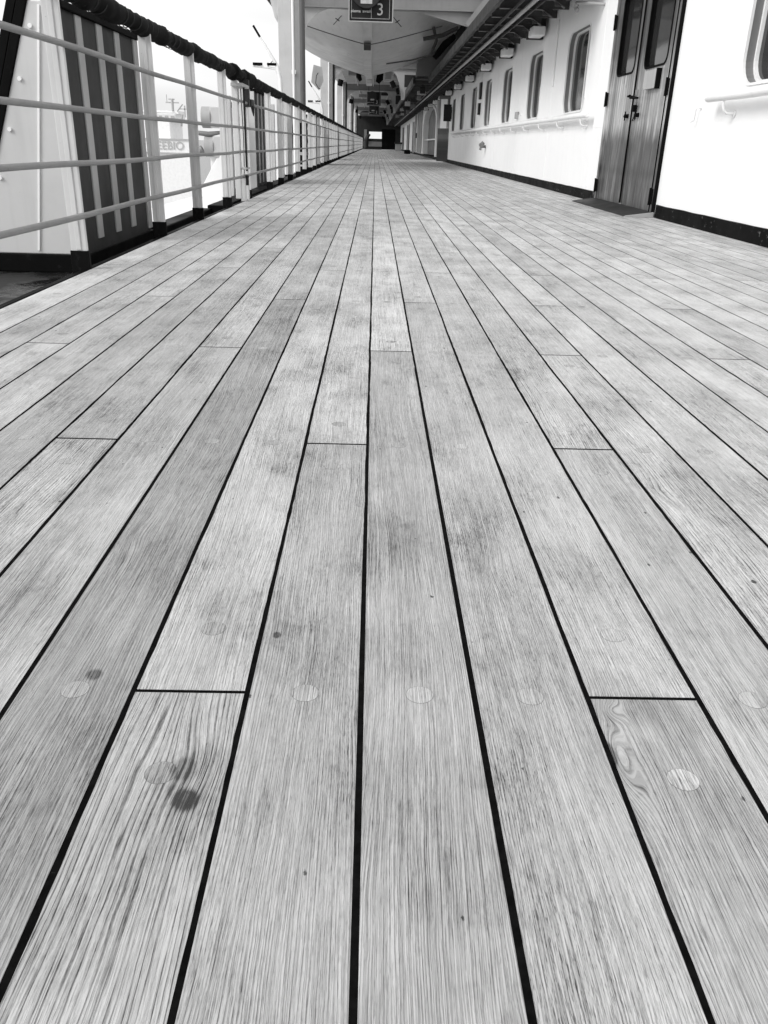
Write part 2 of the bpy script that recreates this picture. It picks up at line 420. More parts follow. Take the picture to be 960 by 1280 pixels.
deck = bpy.data.objects.new('deck', me); COL.objects.link(deck); struct(deck)

# deck edge bar and gutter
mb = MB(); mb.box(-1.44,-1.388, NY0, NY1, -.175, -.004); struct(mb.build('deck_edge', M['black'], bevel=.006))
mb = MB(); mb.box(-1.95,-1.44, NY0, NY1, -.30, -.17); mb.box(-2.9,-1.951, NY0, 6.9, -.22, -.172); struct(mb.build('gutter', M['gutter']))
mb = MB(); mb.box(-2.75,-1.951, NY0, NY1, -12.5, -.20); struct(mb.build('hull', M['white']))
mb = MB(); mb.add([(-3000,-600,-12),(3000,-600,-12),(3000,6000,-12),(-3000,6000,-12)], [(0,1,2,3)]); struct(mb.build('water', M['water'], fixn=False))
# raised black waterway bar along the ship's side: low near the camera, a taller coaming further on
def side_bar(y0, y1, x0, x1, z1, label):
    mb = MB(); mb.box(x0, x1, y0, y1, -.172, z1)
    o = mb.build('coaming', M['black'], bevel=.01); return tag(o, label, 'coaming', 'black coamings along the ship side')
#side_bar(-3, 4.1, -1.85, -1.70, -.07, 'low black coaming bar in the gutter nearest the viewer, before the slatted white housing')
side_bar(6.95, 9.1, -1.85, -1.70, -.06, 'low black coaming bar in the gutter just past the near slatted housing')
side_bar(9.1, 100.5, -1.74, -1.56, -.03, 'long tall black coaming running along the rail into the distance')

# ------------------------------------------------------------------ cabin wall (right)
wall = empty('cabin_wall', (WX, 0, 0), 'long white steel deckhouse wall with rounded windows on the right of the deck', 'wall')
wins = [(5.68,7.06),(12.25,13.62),(15.58,16.88),(18.93,20.2),(22.2,23.42),(25.35,26.6),(28.75,30.05),(31.9,33.1)]
ZS, ZT = 1.085, 2.115
door = (8.64, 10.98, 0.04, 2.36)
arch = (41.3, 51.8)
mb = MB()
def wf(y0, y1, z0, z1): mb.add([(WX,y0,z0),(WX,y1,z0),(WX,y1,z1),(WX,y0,z1)], [(0,3,2,1)])
def cell(y0, y1, z0, z1, hole):
    n = len(hole); cy = sum(p[0] for p in hole)/n; cz = sum(p[1] for p in hole)/n
    out = []
    for (a, b_) in hole:
        dy, dz = a-cy, b_-cz
        ty = ((y1-cy)/dy if dy > 0 else (y0-cy)/dy) if abs(dy) > 1e-9 else 1e9
        tz = ((z1-cz)/dz if dz > 0 else (z0-cz)/dz) if abs(dz) > 1e-9 else 1e9
        t = min(ty, tz); out.append((cy+dy*t, cz+dz*t))
    # insert true corners so that the cell is exact
    corners = [(y1,z0),(y1,z1),(y0,z1),(y0,z0)]
    v = [(WX,*p) for p in out] + [(WX,*p) for p in hole]
    f = []
    for i in range(n):
        j = (i+1) % n
        f.append((i, n+i, n+j, j))
        a, b_ = out[i], out[j]
        ea = (abs(a[0]-y0)<1e-6, abs(a[0]-y1)<1e-6, abs(a[1]-z0)<1e-6, abs(a[1]-z1)<1e-6)
        eb = (abs(b_[0]-y0)<1e-6, abs(b_[0]-y1)<1e-6, abs(b_[1]-z0)<1e-6, abs(b_[1]-z1)<1e-6)
        if not any(p and q for p, q in zip(ea, eb)):
            c = (y1 if (ea[1] or eb[1]) else y0, z1 if (ea[3] or eb[3]) else z0)
            v.append((WX,*c)); f.append((i, j, len(v)-1))
    mb.add(v, f)
HT = 5.2
seg = NY0
def window_outline(y0, y1, r=.2): return rrect(y0, y1, ZS, ZT, r, 7)
allc = sorted([(a,b_,'w') for a,b_ in wins] + [(door[0],door[1],'d'), (arch[0],arch[1],'a')])
for a, b_, t in allc:
    if t == 'w':
        ya, yb = a-.08, b_+.08
        wf(seg, ya, 0, HT); wf(ya, yb, 0, ZS-.1); wf(ya, yb, ZT+.1, HT); cell(ya, yb, ZS-.1, ZT+.1, window_outline(a, b_)); seg = yb
    elif t == 'd':
        wf(seg, a, 0, HT); wf(a, b_, door[3], HT); seg = b_
    else:
        hole = [(b_,.12)] + [((a+b_)/2 + (b_-a)/2*cos(q*pi/14), 1.65 + .72*sin(q*pi/14)) for q in range(15)] + [(a,.12)]
        wf(seg, a-.2, 0, HT); wf(a-.2, b_+.2, 2.5, HT); wf(a-.2, b_+.2, 0, .05); cell(a-.2, b_+.2, .05, 2.5, hole); seg = b_+.2
wf(seg, NY1, 0, HT)
# weld seams: thin vertical ribs in the plating
for y in (7.9, 11.55, 14.6, 17.9, 21.2, 24.4, 27.7, 31.0, 36, 40.5, 55, 60, 66, 72, 79, 86): mb.box(WX-.003, WX+.01, y, y+.012, .12, HT)
mb.box(WX-.0035, WX+.01, 11.1, 43, .86, .868)
plating = mb.build('plating', M['wall'], wall)
me = plating.data
mb = MB()
def skirt(y0, y1):
    n = max(2, int((y1-y0)/.25)); pts = []
    for q in range(n+1):
        y = y0 + (y1-y0)*q/n; t = .118 + .006*mnoise.noise(Vector((y*4,0,0)))
        pts.append((y, t))
    v = []; f = []
    for y, t in pts: v += [(WX-.014,y,-.02),(WX-.014,y,t),(WX-.0035,y,t+.003),(WX+.01,y,t)]
    for q in range(n):
        for c in range(3): f.append((4*q+c,4*q+c+1,4*q+5+c,4*q+4+c))
    mb.add(v, f)
for a, b_ in ((NY0,door[0]-.07),(door[1]+.07,100)): skirt(a, b_)
mb.build('skirting', M['skirt'], wall)
mb = MB()
n = 400
for q in range(n):
    y = rnd.uniform(1, 40) if q > 160 else rnd.uniform(4, 9); s = rnd.uniform(.004,.016)
    mb.add([(WX-.0165, y+s*cos(a)*rnd.uniform(.6,1.8), .05 + .03*sin(q*1.7) + s*.6*sin(a)) for a in (0,1.2,2.5,3.6,5)], [(0,1,2,3,4)])
# windows
for wi, (a, b_) in enumerate(wins):
    D = .15
    hole = window_outline(a, b_)
    fr = MB()
    n = len(hole)
    # deep grey jamb
    v = [(WX,*p) for p in hole] + [(WX+D,*p) for p in hole]
    fr.add(v, [(i, n+i, n+(i+1)%n, (i+1)%n) for i in range(n)])
    w = fr.build('window', M['grey'], wall)
    # raised rim on the plating
    rim = MB(); frame_ring(rim, rrect(a-.015, b_+.015, ZS-.015, ZT+.015, .215, 7), rrect(a+.002, b_-.002, ZS+.002, ZT-.002, .2, 7), WX-.010, WX+.012)
    rim.build('rim', M['white'], w)
    inn = MB(); frame_ring(inn, rrect(a-.002, b_+.002, ZS-.002, ZT+.002, .2, 7), rrect(a+.024, b_-.024, ZS+.024, ZT-.024, .18, 7), WX+.072, WX+.150)
    if wi != 0:
        mid = a + .47
        inn.box(WX+.068, WX+.148, mid-.045, mid-.018, ZS+.02, ZT-.02); inn.box(WX+.078, WX+.147, mid+.018, mid+.042, ZS+.02, ZT-.02)
    inn.build('frame', M['white'], w)
    g = MB(); g.prism(rrect(a+.01, b_-.01, ZS+.01, ZT-.01, .19, 7), 'x', WX+.098, WX+.104); g.build('pane', M['glass'], w)

# double door
DY0, DY1, DZ1 = door[0], door[1], door[3]
fr = MB(); fr.box(WX-.03, WX+.16, DY0, DY0+.07, 0.0, DZ1); fr.box(WX-.03, WX+.16, DY1-.07, DY1, 0.0, DZ1); fr.box(WX-.028, WX+.16, DY0+.07, DY1-.07, DZ1-.08, DZ1)
dr = fr.build('double_door', M['doorwood'], wall, bevel=.004); dr['label'] = 'weathered wooden double door with two dark panes'
sh = MB(); sh.box(WX-.034, WX+.01, DY0-.022, DY0-.002, 0.0, DZ1); sh.box(WX-.034, WX+.01, DY0+.075, DY0+.095, 0.04, DZ1-.09); sh.box(WX-.02, WX+.01, DY1+.002, DY1+.016, 0.0, DZ1); sh.box(WX-.02, WX+.12, 9.868, 9.882, .06, DZ1-.1)
sh.build('seal', M['rubber'], dr)
def leaf(y0, y1, wy0, wy1, wz0):
    m_ = MB()
    # leaf with a rectangular light cut out
    n7 = rrect(wy0, wy1, wz0, 2.2, .09, 6)
    n = len(n7); XF = WX-.004
    # front face built as a cell
    global mb
    keep = mb; mb = MB()
    # temporary: reuse cell() and shift it to the leaf's plane
    wf(y0, y1, .045, wz0-.1); cell(y0, y1, wz0-.1, 2.27, n7)
    tmp = mb; mb = keep
    m_.add([(XF, p[1], p[2]) for p in tmp.v], tmp.f)
    v = [(XF,*p) for p in n7] + [(XF+.05,*p) for p in n7]
    m_.cur = 1; m_.add(v, [(i, n+i, n+(i+1)%n, (i+1)%n) for i in range(n)]); m_.cur = 0
    lf = m_.build('leaf', [M['doorwood'], M['rubber']], dr)
    r_ = MB(); frame_ring(r_, rrect(wy0-.012, wy1+.012, wz0-.012, 2.212, .1, 6), rrect(wy0+.006, wy1-.006, wz0+.006, 2.194, .085, 6), XF-.008, XF+.004)
    r_.build('gasket', M['rubber'], dr)
    g_ = MB(); g_.box(XF+.045, XF+.05, wy0-.02, wy1+.02, wz0-.02, 2.22); g_.build('door_pane', M['glass'], dr)
leaf(9.882, DY1-.072, 10.03, 10.72, 1.385)
leaf(DY0+.097, 9.868, 8.93, 9.66, 1.385)
t = MB(); t.prism(rrect(9.08, 9.44, 1.175, 1.345, .012, 3), 'x', WX-.05, WX-.012); o = t.build('notice_box', [M['lgrey']], dr, bevel=.003)
t = MB(); t.box(WX-.048, WX-.005, 9.04, 9.078, 1.17, 1.35); t.build('notice_box_edge', M['rubber'], dr)
t = MB(); t.tube([(WX-.012, 9.80, 1.12),(WX-.07, 9.80, 1.12),(WX-.075,9.74,1.125),(WX-.075,9.50,1.105)], [.012,.012,.014,.010], 10); t.tube([(WX-.01,9.93,1.14),(WX-.06,9.93,1.14),(WX-.062,9.85,1.145)], .011, 8)
t.build('handle', M['rubber'], dr)
t = MB(); t.box(WX-.014, WX-.003, 9.76, 9.84, .90, 1.20); t.build('lock_plate', M['metal'], dr, bevel=.003)
t = MB(); t.box(WX-.05, WX-.01, 9.70, 9.79, .985, 1.05); t.tube([(WX-.012,9.745,.95),(WX-.03,9.745,.90)], .006); t.build('padlock', M['rubber'], dr, bevel=.006)
for ky in (10.02, 9.62):
    t = MB(); t.tube([(WX-.004,ky,.95),(WX-.05,ky,.95)], [.024,.018], 10); t.bar((WX-.04,ky-.045,.95),(WX-.04,ky+.045,.95),.012,.012); t.bar((WX-.04,ky,.905),(WX-.04,ky,.995),.012,.012); t.build('knob', M['rubber'], dr)
for hy, hz in ((10.93,1.155),(8.70,1.165),(10.93,.20),(8.70,.19),(10.93,1.95),(8.70,1.95)):
    t = MB(); t.box(WX-.044, WX-.028, hy-.032, hy+.032, hz-.07, hz+.07); t.tube([(WX-.05,hy,hz-.08),(WX-.05,hy,hz+.08)], .011, 8); t.build('hinge', M['rubber'], dr)
# sloping threshold ramp
t = MB(); t.prism([(WX-.30,.004),(WX-.02,.004),(WX-.02,.05),(WX-.28,.012)], 'y', 8.62, 11.02)
o = t.build('door_ramp', M['dgrey'], wall); o['label'] = 'dark sloping ramp at the foot of the door'
t = MB(); t.prism([(WX-.31,.002),(WX-.02,.002),(WX-.02,.048),(WX-.29,.011)], 'y', 8.58, 8.618); t.build('ramp_edge', M['lgrey'], wall)

# small wall fittings
def hook(y, z, s=1, n='wall_hook'):
    t = MB(); t.tube([(WX-.002,y,z),(WX-.03*s,y,z),(WX-.035*s,y+.02,z-.01),(WX-.035*s,y+.03,z-.09*s),(WX-.045*s,y+.075,z-.10*s)], .006, 8); t.tube([(WX-.001,y,z),(WX-.008,y,z)], .016, 10); t.build(n, M['white'], wall)
hook(7.80,.955,1.1); hook(11.95,.95); hook(17.5,1.18)
t = MB(); t.tube([(WX-.002,11.72,2.24),(WX-.18,11.80,2.26),(WX-.20,12.4,2.34)], .018, 10); t.tube([(WX-.2,12.4,2.34),(WX-.205,12.46,2.30),(WX-.19,12.42,2.26)], .03, 8); t.build('door_catch', M['lgrey'], wall)
t = MB(); t.tube([(WX-.002,22.6,.60),(WX-.12,22.6,.60),(WX-.14,22.6,.52)], .035, 10); t.tube([(WX-.12,22.5,.64),(WX-.12,22.7,.64)], .05, 12); t.tube([(WX-.02,22.95,.7),(WX-.06,22.95,.66)], .05, 10); t.build('hydrant', M['grey'], wall)
t = MB(); t.box(WX-.05, WX-.002, 17.7, 17.95, 1.12, 1.24); t.build('socket_box', M['lgrey'], wall, bevel=.008)
t = MB(); t.box(WX-.05, WX-.002, 24.2, 24.5, 1.75, 2.15); t.build('notice_board', M['dgrey'], wall, bevel=.006)
t = MB(); t.box(WX-.06, WX-.002, 24.3, 24.5, 1.38, 1.66); t.build('notice_board', M['dgrey'], wall, bevel=.006)
t = MB(); t.box(WX-.03, WX-.002, 14.5, 14.56, 1.5, 2.4); t.build('cable_duct', M['white'], wall, bevel=.006)
# projecting name board, seen edge on to the wall
t = MB(); t.box(WX-.30, WX-.02, 33.4, 33.46, 1.42, 1.98); t.box(WX-.03, WX, 33.40, 33.46, 1.5, 1.9); o = t.build('projecting_board', M['dgrey'], wall)
# arched opening with a grey screen and bar
t = MB(); t.add([(WX+.25,arch[0]-.3,.1),(WX+.25,arch[1]+.3,.1),(WX+.25,arch[1]+.3,2.5),(WX+.25,arch[0]-.3,2.5)], [(0,1,2,3)]); o = t.build('arch_screen', M['slat_bed2'], wall, fixn=False)
hole = [(arch[1],.12)] + [((arch[0]+arch[1])/2 + (arch[1]-arch[0])/2*cos(q*pi/14), 1.65 + .72*sin(q*pi/14)) for q in range(15)] + [(arch[0],.12)]
outr = [(p[0] + (.35 if p[0] > 46.5 else -.35), p[1] + (.08 if p[1] > 1.5 else 0)) for p in hole]
t = MB(); frame_ring(t, outr, hole, WX-.05, WX+.26); t.build('arch_frame', M['white'], wall)
t = MB(); t.box(WX+.10, WX+.14, arch[0], arch[1], .84, .90); t.build('arch_bar', M['white'], wall)
# open wooden door leaf standing out from the wall
dl = MB()
a = Vector((WX-.02,34.3,0)); b2 = Vector((WX-.38,34.7,0))
dl.bar((a+b2)/2 + Vector((0,0,.04)), (a+b2)/2 + Vector((0,0,1.20)), (b2-a).length, .05, up=(1,1,0))
dl.bar((a+b2)/2 + Vector((0,0,2.20)), (a+b2)/2 + Vector((0,0,2.32)), (b2-a).length, .05, up=(1,1,0))
for p in (a + (b2-a)*.1, b2 - (b2-a)*.1): dl.bar(p+Vector((0,0,1.2)), p+Vector((0,0,2.2)), .08, .05, up=(1,1,0))
od = dl.build('open_door', M['doorwood'], wall); od['label'] = 'wooden door leaf standing open against the far wall'
g_ = MB(); g_.bar((a+b2)/2 + Vector((0,0,1.2)), (a+b2)/2 + Vector((0,0,2.2)), (b2-a).length*.8, .012, up=(1,1,0)); g_.build('open_door_pane_reflection', M['white'], od)  # glass coloured white to stand in for its bright reflection
# pipes, cabinets and closed doors far down the wall
for y, w in ((38.2,.05),(39.6,.06),(53.5,.06),(55.5,.05),(57.2,.08),(61,.06)):
    t = MB(); t.tube([(WX-.08,y,.15),(WX-.08,y,2.45)], w, 8); t.build('pipe', M['lgrey'], wall)
for y0, y1 in ((63,66.5),(74,78),(88,91)):
    t = MB(); t.box(WX-.03, WX+.01, y0, y1, .05, 2.1); o = t.build('far_door', M['grey'], wall, bevel=.01)
    t = MB(); t.box(WX-.06, WX-.03, y0-.25, y0, .05, 2.15); t.box(WX-.06, WX-.03, y1, y1+.25, .05, 2.15); t.build('door_frame', M['dgrey'], o)
t = MB(); t.box(WX-.16, WX-.002, 58.6, 59.4, 1.0, 1.3); t.build('extinguisher_box', M['dgrey'], wall, bevel=.01)
bx = MB(); bx.box(2.05, 2.45, 62, 63.2, .005, .26); o = bx.build('deck_box', M['rubber'], bevel=.02); tag(o, 'small black box on the deck against the far white wall', 'box')
cb = empty('deck_cabinet', (2.3, 88, 0), 'pale cabinet with a dark top standing at the far end of the deck', 'cabinet')
t = MB(); t.box(2.0, 2.6, 88, 89, .02, .62); t.build('body', M['lgrey'], cb, bevel=.01); t = MB(); t.box(1.92, 2.68, 87.9, 89.1, .62, .78); t.build('lid', M['dgrey'], cb, bevel=.01)

# handrails on the wall
def wall_rail(y0, y1, ys, label):
    r = empty('wall_handrail', (WX, y0, 1.0), label, 'handrail', 'handrails along the deckhouse wall')
    pts = [(WX-.002,y0+.0,1.005),(WX-.06,y0,1.005)]
    t = MB(); X = WX-.105
    t.tube([(X, y0-.02, 1.008),(X, y0, 1.008)] + [(X, y0 + (y1-y0)*q/40, 1.008+.002*sin(q)) for q in range(1,41)], [.028,.036]+[.036]*40, 14)
    t.build('rail', M['white'], r)
    for y in ys:
        t = MB(); t.tube([(X,y,.99),(X,y,.94),(X+.012,y,.905),(X+.04,y,.885),(WX-.004,y,.885)], .010, 8); t.tube([(WX-.012,y,.885),(WX-.001,y,.885)], .026, 10)
        t.build('bracket', M['white'], r)
wall_rail(11.55, 32.4, [11.9+.0+1.52*k for k in range(14)], 'long white tubular handrail running under the far row of windows')
wall_rail(.2, 7.38, [.9, 2.45, 4.0, 5.5, 7.05], 'white handrail stub at the right edge under the nearest window')

# lamps along the top of the wall
def lamp(y, label):
    r = empty('wall_lamp', (WX, y, 2.5), label, 'lamp', 'box lamps under the deckhead')
    t = MB(); t.box(WX-.27, WX-.06, y-.22, y+.2, 2.28, 2.42); t.build('diffuser', M['white'], r, bevel=.02)
    t = MB(); t.box(WX-.28, WX-.01, y+.205, y+.34, 2.27, 2.50); t.box(WX-.16, WX-.04, y-.12, y+.12, 2.425, 2.55); t.build('housing', M['dgrey'], r, bevel=.01)
    return r
ordn = ['first','second','third','fourth','fifth','sixth','seventh','eighth','ninth','tenth','eleventh','twelfth']
ly = [15.55,18.9,22.3,26.07,29.7,33.3,36.9,40.5,44.1,47.7]
l0 = None
for i, y in enumerate(ly):
    lb = 'white box lamp under the deckhead, %s along the wall from the viewer' % ordn[i]
    if i == 0: l0 = lamp(y, lb)
    else:
        c = copy_tree(l0); c.location.y = y; c['label'] = lb
wb = MB()

# ------------------------------------------------------------------ low deckhead strip beside the wall
mb = MB()
mb.box(1.75, WX-.002, 11.6, 100.8, 2.56, 2.62)
mb.box(1.28, 1.748, 30.2, 100.8, 2.56, 2.62)
y = 12.1
while y < 99.5:
    x0 = 1.782 if y < 30 else 1.302
    mb.box(x0, WX-.004, y, y+.035, 2.46, 2.557); mb.box(x0, 2.40, y-.03, y+.065, 2.447, 2.459); mb.bar((2.40,y+.017,2.453),(2.56,y+.017,2.36),.095,.012,up=(0,0,1)); mb.box(2.42,2.56,y+.005,y+.03,2.38,2.458)
    y += .887
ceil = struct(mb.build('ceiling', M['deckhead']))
mb = MB(); mb.box(1.69, 1.748, 11.5, 30.1, 2.46, 2.63); mb.box(1.2, 1.278, 30.12, 100.8, 2.42, 2.63); struct(mb.build('ceiling_girder', M['dgrey']))
# cable trays and pipes tucked under it
for i, (x, z, r) in enumerate(((1.95,2.41,.022),(2.1,2.40,.03),(2.24,2.415,.018))):
    t = MB(); t.tube([(x,11.7,z),(x,100,z)], r, 8); tag(t.build('pipe', M['lgrey' if i == 1 else 'dgrey']), ['thin dark pipe under the low deckhead, farthest from the wall','thicker pale pipe under the low deckhead, between two dark pipes','thin dark pipe under the low deckhead, nearest the wall'][i], 'pipe', 'pipes under the deckhead')
jr = random.Random(9)
for i in range(12):
    y = 31.5 + i*2.6 + jr.uniform(-.5,.5); x = jr.uniform(1.38, 1.95); t = MB()
    w_ = jr.uniform(.08,.16); t.box(x-w_, x+w_, y, y+.2, 2.28-jr.uniform(0,.08), 2.40); t.tube([(x,y+.1,2.40),(x,y+.1,2.56)], .02, 6)
    if i % 2: t.tube([(x+w_,y+.1,2.36),(x+w_+.12,y+.1,2.40),(x+w_+.14,y+.1,2.56)], .012, 6)
    tag(t.build('junction_box', M[['dgrey','lgrey','grey'][i%3]], bevel=.01), ['dark','pale','grey'][i%3] + ' junction box hung under the outer edge of the low deckhead, %s from the viewer' % ordn[i], 'junction box', 'junction boxes under the deckhead')
# superstructure deck above
mb = MB(); mb.box(1.6, 6, 21.6, 101, 4.3, 4.5); 
y = 22.5
while y < 100: mb.box(1.6, WX-.003, y, y+.06, 4.15, 4.297); y += .887
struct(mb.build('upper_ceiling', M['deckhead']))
mb = MB(); mb.box(-2.3, 1.59, 37.7, 101, 3.84, 3.98)
for k in range(40): mb.box(-1.7, 1.58, 38.9+k*1.55, 38.96+k*1.55, 3.70, 3.838)
for x in (-1.1, -.2, .8): mb.box(x, x+.05, 37.8, 100, 3.66, 3.699)
struct(mb.build('boat_deck_ceiling', M['column']))
mb = MB(); mb.box(-1.7, 1.2, 87, 100, 3.30, 3.42); struct(mb.build('end_ceiling', M['deckhead']))
mb = MB(); mb.box(1.30, WX-.003, 29.9, 29.96, 2.63, 4.14); struct(mb.build('cross_bulkhead', M['grey']))
# bulkhead closing the outer side of the strip above the deckhead
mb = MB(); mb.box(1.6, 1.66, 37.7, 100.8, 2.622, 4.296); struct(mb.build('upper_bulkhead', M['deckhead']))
for i, (y, x, z) in enumerate(((41,-.9,3.35),(45,.7,3.4),(57,.4,3.35),(61,-.8,3.4),(74,.5,3.35))):
    t = MB(); t.box(x-.35, x+.35, y, y+.5, z, z+.18); t.tube([(x-.2,y+.2,z+.18),(x-.2,y+.2,3.83)], .02, 6); t.tube([(x+.2,y+.2,z+.18),(x+.2,y+.2,3.83)], .02, 6)
    tag(t.build('overhead_duct', M[['grey','column','dgrey'][i%3]], bevel=.02), ['mid grey box duct hanging under the boat deck, first past the lifeboat','pale box duct hanging right of centre under the boat deck','dark box duct hanging beyond the second small stretch of ceiling','mid grey box duct hanging left of centre farther down','pale tiny box duct hanging near the far end'][i], 'duct', 'box ducts under the boat deck')
# ------------------------------------------------------------------ end of the deck
eb = empty('end_bulkhead', (0, 100, 0), 'dark bulkhead closing the far end of the deck with a bright opening', 'bulkhead')
t = MB()
for a in ((-2.3,-1.2,0,3.4),(-1.2,.72,0,1.1),(-1.2,.72,1.8,3.4),(-1.2,-.7,1.1,1.8),(.72,WX,2.1,3.4),(2.2,WX,0,2.099),(.725,2.199,2.0,2.099)): t.box(a[0],a[1],100,100.1,a[2],a[3])
t.build('plating', M['dgrey'], eb)
t = MB(); t.box(-1.3,.74,99.9,99.98,.30,.80); t.build('bulwark', M['grey'], eb)
for x in (.74, 1.48):
    t = MB(); t.box(x-.03, x+.735, 99.95, 100.02, .02, 2.08); t.build('door', M['rubber'], eb, bevel=.01)
t = MB(); t.box(-1.25,-.95,99.6,99.9,.9,2.0); t.build('porthole_frame', M['grey'], eb)

t = MB(); t.tube([(-1.0,98.6,.02),(-1.0,98.6,.9),(-.8,98.6,1.35),(-.55,98.6,1.5)], [.28,.26,.2,.08], 10); tag(t.build('end_silhouette', M['dgrey']), 'dark added capstan at the far end in front of the bright opening', 'silhouette')  # dark form added to break up the bright opening
# ------------------------------------------------------------------ rail along the ship's side
rail = empty('deck_railing', (-1.46, 0, 0), 'long white railing with a black wrapped handrail along the open side', 'railing')
RX = -1.43
posts = [-2.0,-.45,1.05,2.55,4.17,5.78,7.08,8.52] + [9.93, 12.05] + [13.5+1.52*k for k in range(0, 57)]
posts = [p for p in posts if p < 99]
st = bt = None
def post(y):
    t = MB(); w = .039; d = .010
    t.box(RX-w, RX+w, y-d, y+d, .085, 1.19)
    t.box(RX-.012, RX+.012, y-.016, y-d, .09, 1.17)
    return t.build('stanchion', M['post'], rail, bevel=.003)
st = post(posts[0]); st.data.materials
t = MB(); y = posts[0]; t.box(RX-.045, RX+.045, y-.012, y+.012, -.17, .087); bt = t.build('boot', M['boot'], st, bevel=.003)
for y in posts[1:]:
    c = st.copy(); COL.objects.link(c); c.parent = rail; c.location.y = y - posts[0]
    d = bt.copy(); COL.objects.link(d); d.parent = c
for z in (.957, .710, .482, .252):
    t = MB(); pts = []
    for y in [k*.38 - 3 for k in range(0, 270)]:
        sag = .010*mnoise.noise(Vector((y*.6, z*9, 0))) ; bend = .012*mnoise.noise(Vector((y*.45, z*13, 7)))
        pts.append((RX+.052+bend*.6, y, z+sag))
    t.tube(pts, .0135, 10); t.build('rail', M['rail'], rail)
# wrapped handrail: lumpy dark cover lashed with cord
t = MB(); pts = []; R = []
y = -3.0; r_ = random.Random(5)
while y < 99:
    s = .035 if y < 14 else .12
    lump = .010*mnoise.noise(Vector((y*7,1,2))) + .012*mnoise.noise(Vector((y*2.1,4,2))) + .006*abs(sin(y*5.3))
    if 9.9 < y < 10.5 or 9.1 < y < 9.35: lump += .022
    pts.append((RX + .008*mnoise.noise(Vector((y*3,0,9))), y, 1.212 + .012*mnoise.noise(Vector((y*2.7,5,9))))); R.append(.047+lump); y += s
t.tube(pts, R, 14)
# uneven section: push vertices about
t.v = [ (v[0] + .006*mnoise.noise(Vector((v[0]*60, v[1]*22, v[2]*60))), v[1], v[2] + .009*mnoise.noise(Vector((v[0]*40+9, v[1]*25, v[2]*40)))) if v[1] < 16 else v for v in t.v]
hc = t.build('handrail_cover', M['rubber'], rail)
t = MB(); h = []; a_ = 0; y = 1.0
while y < 16:
    h.append((RX+.051*cos(a_), y, 1.212+.051*sin(a_))); a_ += .5; y += .010 + .022*max(0, mnoise.noise(Vector((y*2.3,0,1))))
t.tube(h, .0028, 5); t.build('lashing', M['dgrey'], hc)

# gate fittings on the rail past the fourth post
gt = empty('rail_gate', (RX, 9.45, 0), 'narrow white gate section with dark bolt rod in the railing', 'gate')
for y in (9.28, 9.78):
    t = MB(); t.box(RX-.03, RX+.03, y-.035, y+.035, .03, 1.15); t.build('gate_post', M['post'], gt, bevel=.006)
t = MB(); t.tube([(RX+.08,9.36,1.09),(RX+.08,9.36,.30)], .011, 8); t.tube([(RX+.08,9.36,.26),(RX+.08,9.36,.16)], .016, 8); t.build('bolt_rod', M['dgrey'], gt)
t = MB(); t.box(RX-.02, RX+.10, 9.15, 9.62, 1.085, 1.115); t.box(RX-.02,RX+.09,9.26,9.52,.315,.335); t.build('bracket', M['lgrey'], gt, bevel=.004)
t = MB(); t.box(RX+.02, RX+.09, 9.82, 10.05, .93, 1.00); t.tube([(RX+.09,9.9,.93),(RX+.095,9.93,.84)], [.022,.006], 8); t.box(RX+.02,RX+.08,9.72,9.80,.92,1.18); t.build('latch', M['dgrey'], gt, bevel=.005)
t = MB(); t.box(RX+.0, RX+.05, 9.42, 9.48, -.05, .26); t.box(RX+.0, RX+.05, 9.66, 9.72, -.05, .26); t.box(RX+.0,RX+.05,9.42,9.72,.22,.27); t.build('foot_bracket', M['post'], gt, bevel=.005)
t = MB(); t.tube([(RX+.02,9.55,1.1),(RX+.03,9.56,.6),(RX+.02,9.55,.05)], .005, 6); t.build('cable', M['dgrey'], gt)

